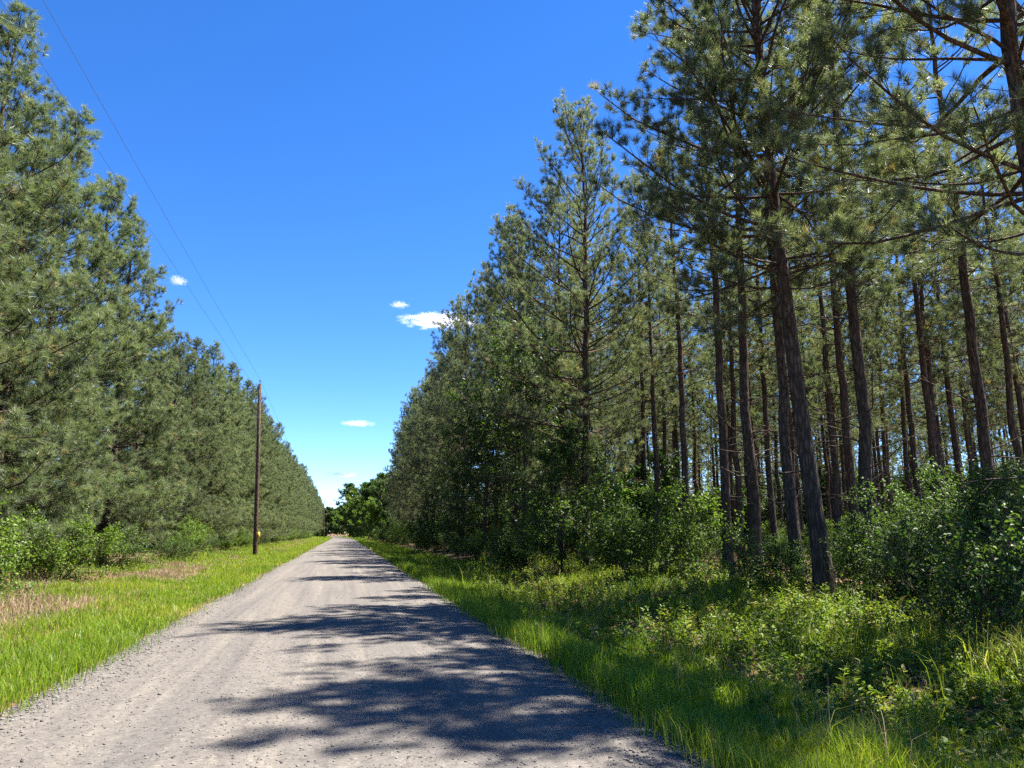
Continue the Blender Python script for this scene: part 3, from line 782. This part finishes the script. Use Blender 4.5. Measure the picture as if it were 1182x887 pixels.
grow_weeds('weeds', -11, -7.8, 12, 120, 2600, 1.1, (0.15, 0.6), 0.085, 13, 'scattered leafy weeds along the foot of the pine row', 83, lambda x, y, rg: rg.random(len(x)) < 0.8)

def pebbles(name, label, seed, specs):
    rg = np.random.default_rng(seed); mb = MB()
    ph = (1 + 5 ** 0.5) / 2
    ico = norm(np.array([(-1, ph, 0), (1, ph, 0), (-1, -ph, 0), (1, -ph, 0), (0, -1, ph), (0, 1, ph), (0, -1, -ph), (0, 1, -ph), (ph, 0, -1), (ph, 0, 1), (-ph, 0, -1), (-ph, 0, 1)]))
    icf = np.array([(0, 11, 5), (0, 5, 1), (0, 1, 7), (0, 7, 10), (0, 10, 11), (1, 5, 9), (5, 11, 4), (11, 10, 2), (10, 7, 6), (7, 1, 8), (3, 9, 4), (3, 4, 2), (3, 2, 6), (3, 6, 8), (3, 8, 9), (4, 9, 5), (2, 4, 11), (6, 2, 10), (8, 6, 7), (9, 8, 1)])
    for (n, y0, y1, pw_, r0, r1, where) in specs:
        x, y = scatter(rg, 0, 1, n, y0, y1, pw_)
        x = where(rg, n, y)
        r = r0 + (r1 - r0) * rg.random(n) ** 3
        S = np.stack([r * rg.uniform(0.8, 1.4, n), r * rg.uniform(0.8, 1.4, n), r * rg.uniform(0.5, 0.9, n)], -1)
        V = ico[None] * (1 + 0.22 * rg.normal(size=(n, 12, 1))) * S[:, None]
        th = rg.random(n) * 6.283; c, s = np.cos(th)[:, None], np.sin(th)[:, None]
        V = np.stack([V[..., 0] * c - V[..., 1] * s, V[..., 0] * s + V[..., 1] * c, V[..., 2]], -1)
        V += np.stack([x, y, road_z(x, y) + r * 0.25], -1)[:, None]
        F = icf[None] + (np.arange(n) * 12)[:, None, None]
        mb.add(V, F, np.repeat(rg.random(n), 12))
    m, nt, N, L, b, out = mat('loose_stone')
    at = N.new('ShaderNodeAttribute'); at.attribute_name = 'vary'
    r = ramp(N, [(0.0, (0.055, 0.051, 0.047)), (0.15, (0.09, 0.082, 0.073)), (0.8, (0.125, 0.114, 0.10)), (1.0, (0.18, 0.166, 0.147))])
    L.new(at.outputs['Fac'], r.inputs[0]); L.new(r.outputs[0], b.inputs['Base Color']); b.inputs['Roughness'].default_value = 0.85
    tag(link(name, mb.mesh(name, m)), label, 'gravel', kind='stuff')
def w_all(rg, n, y): return rg.uniform(EL + 0.1, ER - 0.1, n)
def w_edges(rg, n, y):
    k = rg.random(n) < 0.5
    d = np.abs(rg.normal(size=n)) * 0.38
    return np.where(k, edge_l(y) - 0.08 + d, edge_r(y) + 0.08 - d)
pebbles('gravel', 'loose stones scattered over the road and thicker along its edges', 95, [(16000, 4, 22, 1.5, 0.003, 0.011, w_all), (16000, 4, 34, 1.4, 0.004, 0.017, w_edges)])

# ------------------------------------------------------------------ utility poles and wires
def simple_mat(name, col, rough=0.6, metal=0.0):
    m, nt, N, L, b, out = mat(name)
    nz = N.new('ShaderNodeTexNoise'); nz.inputs['Scale'].default_value = 9; nz.inputs['Detail'].default_value = 5
    r = ramp(N, [(0.3, tuple(c * 0.8 for c in col)), (0.7, tuple(min(1, c * 1.12) for c in col))])
    L.new(nz.outputs['Fac'], r.inputs[0]); L.new(r.outputs[0], b.inputs['Base Color'])
    b.inputs['Roughness'].default_value = rough; b.inputs['Metallic'].default_value = metal
    return m
M_YEL = simple_mat('yellow_plastic', (0.72, 0.46, 0.02), 0.5)
M_INS = simple_mat('brown_porcelain', (0.10, 0.055, 0.04), 0.3)
M_WIRE = simple_mat('weathered_wire', (0.05, 0.05, 0.055), 0.6)
M_METAL = simple_mat('galvanised_metal', (0.35, 0.35, 0.36), 0.5, 0.8)
def lathe(mb, prof, sides=12, off=(0, 0, 0)):
    prof = np.array(prof, float)
    P = np.stack([np.full(len(prof), off[0]), np.full(len(prof), off[1]), off[2] + prof[:, 1]], -1)
    ang = np.arange(sides) * 2 * math.pi / sides
    V = np.stack([off[0] + prof[:, :1] * np.cos(ang), off[1] + prof[:, :1] * np.sin(ang), np.repeat(off[2] + prof[:, 1:], sides, 1)], -1)
    n = len(prof)
    i = np.arange(n - 1)[:, None]; j = np.arange(sides)[None]
    a, b_ = i * sides + j, i * sides + (j + 1) % sides
    mb.add(V, np.stack([np.stack([a, b_, b_ + sides], -1), np.stack([a, b_ + sides, a + sides], -1)], 2).reshape(-1, 3))
def box(mb, c, s):
    c, s = np.array(c), np.array(s) / 2
    V = np.array([c + s * np.array(k) for k in ((-1, -1, -1), (1, -1, -1), (1, 1, -1), (-1, 1, -1), (-1, -1, 1), (1, -1, 1), (1, 1, 1), (-1, 1, 1))])
    q = [(0, 3, 2, 1), (4, 5, 6, 7), (0, 1, 5, 4), (1, 2, 6, 5), (2, 3, 7, 6), (3, 0, 4, 7)]
    mb.add(V, [t for a, b_, c_, d in q for t in ((a, b_, c_), (a, c_, d))])
PH = 12.6
POLE_TILT = 0.034     # leans a little away from the road
def make_pole(x, y, label, sign):
    t = empty('utility_pole', (x, y, float(gz(x, y)) - 0.02)); t.rotation_euler = (0, -POLE_TILT, 0); tag(t, label, 'utility pole', 'utility poles along the verge')
    mb = MB(); lathe(mb, [(0.0, -0.2), (0.165, -0.2), (0.165, 0.0), (0.155, 2), (0.135, 7), (0.112, PH - 0.02), (0.09, PH), (0.0, PH)], 16)
    link('shaft', mb.mesh('shaft', M_POLEW, True), t)
    mb = MB(); lathe(mb, [(0, 0), (0.018, 0), (0.018, 0.16), (0.05, 0.17), (0.055, 0.21), (0.035, 0.24), (0.048, 0.27), (0.03, 0.31), (0, 0.32)], 10, (0, 0, PH))
    link('insulator', mb.mesh('insulator', M_INS, True), t)
    mb = MB(); lathe(mb, [(0, 0), (0.03, 0), (0.045, 0.03), (0.03, 0.06), (0.045, 0.09), (0.0, 0.1)], 10, (0.16, 0, PH - 1.15)); box(mb, (0.12, 0, PH - 1.16), (0.10, 0.03, 0.03))
    link('spool_insulator', mb.mesh('spool_insulator', M_INS, True), t)
    mb = MB(); lathe(mb, [(0.009, 0.1), (0.009, PH - 1.0)], 5, (-0.16, -0.07, 0))
    link('ground_wire', mb.mesh('ground_wire', M_METAL, True), t)
    if sign:
        mb = MB(); box(mb, (0.215, -0.08, 1.45), (0.16, 0.02, 0.5))
        link('marker_plate', mb.mesh('marker_plate', M_YEL), t)
    return t
P1 = np.array(spot(294.8, 637, 59.0)); P2 = np.array(spot(374.5, 605, 262.0))
make_pole(P1[0], P1[1], 'tall brown wooden pole nearest on the verge with a small yellow plate', True)
make_pole(P2[0], P2[1], 'far small wooden pole standing close before the last pines', False)
def wire(A, B, sag, label):
    n = 60
    t = np.linspace(0, 1, n)[:, None]
    p = A * (1 - t) + B * t
    p[:, 2] -= (4 * sag * t * (1 - t))[:, 0]
    mb = MB(); tubes(mb, p[None], np.full((1, n), 0.011), 5)
    return p, mb
z1 = float(gz(P1[0], P1[1]))
topA = np.array([P1[0] - PH * POLE_TILT, P1[1], z1 + PH + 0.29]); topB = np.array([P1[0] + 0.205 - (PH - 1) * POLE_TILT, P1[1], z1 + PH - 1.1])
z2 = float(gz(P2[0], P2[1]))
far_A = np.array([P2[0] - PH * POLE_TILT, P2[1], z2 + PH + 0.29]); far_B = np.array([P2[0] + 0.205 - (PH - 1) * POLE_TILT, P2[1], z2 + PH - 1.1])
def back_end(px, py, top, dist):
    q = at_dist(px, py, dist); k = 3.0
    return top + (q - top) * k
for (px, py, top, far_, lab) in [(58, 0, topA, far_A, 'thin upper overhead wire crossing open blue sky to the pole tip'), (10, 0, topB, far_B, 'thin lower overhead wire passing behind the nearest pine tops')]:
    # the run over the camera's shoulder to the pole, then on to the far pole
    q = at_dist(px, py, 24.0)
    u = q - top
    e = top + u * 2.0
    n = 50; t = np.linspace(0, 1, n)[:, None]
    p = e * (1 - t) + top * t; p[:, 2] -= (4 * 0.35 * t * (1 - t))[:, 0]
    p2 = top * (1 - t) + far_ * t; p2[:, 2] -= (4 * 2.2 * t * (1 - t))[:, 0]
    mb = MB(); tubes(mb, np.vstack([p, p2[1:]])[None], np.full((1, 2 * n - 1), 0.0075), 5)
    tag(link('power_line', mb.mesh('power_line', M_WIRE, True)), lab, 'power line', 'overhead wires')

# pale fallen stick by the pine row
x, y = spot(221, 625, 45)
mb = MB(); A = np.array([0, 0, -0.05])
tubes(mb, march(A[None], norm(np.array([[0.45, -0.1, 0.85]])), np.array([2.0]), 8, -0.25, np.random.default_rng(3), 0.2), np.linspace(0.035, 0.012, 8)[None], 6)
o = link('fallen_branch', mb.mesh('fallen_branch', simple_mat('bleached_wood', (0.42, 0.39, 0.35), 0.8), True)); o.location = (x, y, float(gz(x, y)))
tag(o, 'bare pale stick leaning out of the weeds at the foot of the pines', 'branch')

# ------------------------------------------------------------------ clouds
m = bpy.data.materials.new('cloud_vapour'); m.use_nodes = True
nt = m.node_tree; N = nt.nodes; L = nt.links
N.remove(N['Principled BSDF'])
pv = N.new('ShaderNodeVolumePrincipled'); pv.inputs['Color'].default_value = (1, 1, 1, 1); pv.inputs['Anisotropy'].default_value = 0.0
tc = N.new('ShaderNodeTexCoord')
nz = N.new('ShaderNodeTexNoise'); nz.inputs['Scale'].default_value = 2.6; nz.inputs['Detail'].default_value = 5; nz.inputs['Roughness'].default_value = 0.62
oi = N.new('ShaderNodeObjectInfo')
va = N.new('ShaderNodeVectorMath'); va.operation = 'MULTIPLY_ADD'; va.inputs[1].default_value = (1.6, 1, 0.8)
L.new(tc.outputs['Object'], va.inputs[0]); L.new(oi.outputs['Location'], va.inputs[2])
L.new(va.outputs[0], nz.inputs['Vector'])
ln_ = N.new('ShaderNodeVectorMath'); ln_.operation = 'LENGTH'; L.new(tc.outputs['Object'], ln_.inputs[0])
m1 = N.new('ShaderNodeMath'); m1.operation = 'SUBTRACT'; L.new(nz.outputs['Fac'], m1.inputs[0])
m0 = N.new('ShaderNodeMath'); m0.operation = 'MULTIPLY'; L.new(ln_.outputs['Value'], m0.inputs[0]); m0.inputs[1].default_value = 0.34
L.new(m0.outputs[0], m1.inputs[1])
mr = N.new('ShaderNodeMapRange'); mr.inputs['From Min'].default_value = 0.22; mr.inputs['From Max'].default_value = 0.62
mr.inputs['To Min'].default_value = 0; mr.inputs['To Max'].default_value = 0.06
L.new(m1.outputs[0], mr.inputs['Value']); L.new(mr.outputs[0], pv.inputs['Density'])
L.new(pv.outputs[0], N['Material Output'].inputs['Volume'])
cb_ = MB()
lon, lat = 20, 11
th = np.linspace(0, math.pi, lat); ph_ = np.arange(lon) * 2 * math.pi / lon
Pp = np.stack([np.sin(th)[:, None] * np.cos(ph_), np.sin(th)[:, None] * np.sin(ph_), np.cos(th)[:, None] * np.ones(lon)], -1).reshape(-1, 3)
ii = np.arange(lat - 1)[:, None]; jj = np.arange(lon)[None]; a_, c_ = ii * lon + jj, ii * lon + (jj + 1) % lon
cb_.add(Pp, np.stack([np.stack([a_, a_ + lon, c_ + lon], -1), np.stack([a_, c_ + lon, c_], -1)], 2).reshape(-1, 3))
cme = cb_.mesh('cloud', m)
for px, py, w, h, lab in [(509, 371, 88, 12, 'largest white cloud touching the tip of a pine bough'),
                          (461, 352, 21, 8, 'small cloud puff just above the largest cloud'),
                          (413, 489, 36, 7, 'flat wisp of cloud alone over the road'),
                          (393, 548, 34, 8, 'faint wisp lowest in the sky over the road end'),
                          (206, 324, 17, 12, 'white puff peeking out beside a tip of the roadside pines')]:
    dist = 1800.0
    c = at_dist(px, py, dist)
    rr = float(np.linalg.norm(c - np.array([0, 0, CAMZ])))
    o = link('cloud', cme); o.location = c
    o.rotation_euler = (0, 0, math.atan2(c[1], c[0]) - math.pi / 2)
    o.scale = (w / FPX * rr * 0.62, w / FPX * rr * 0.45, h / FPX * rr * 0.5)
    tag(o, lab, 'cloud', 'clouds in the blue sky')
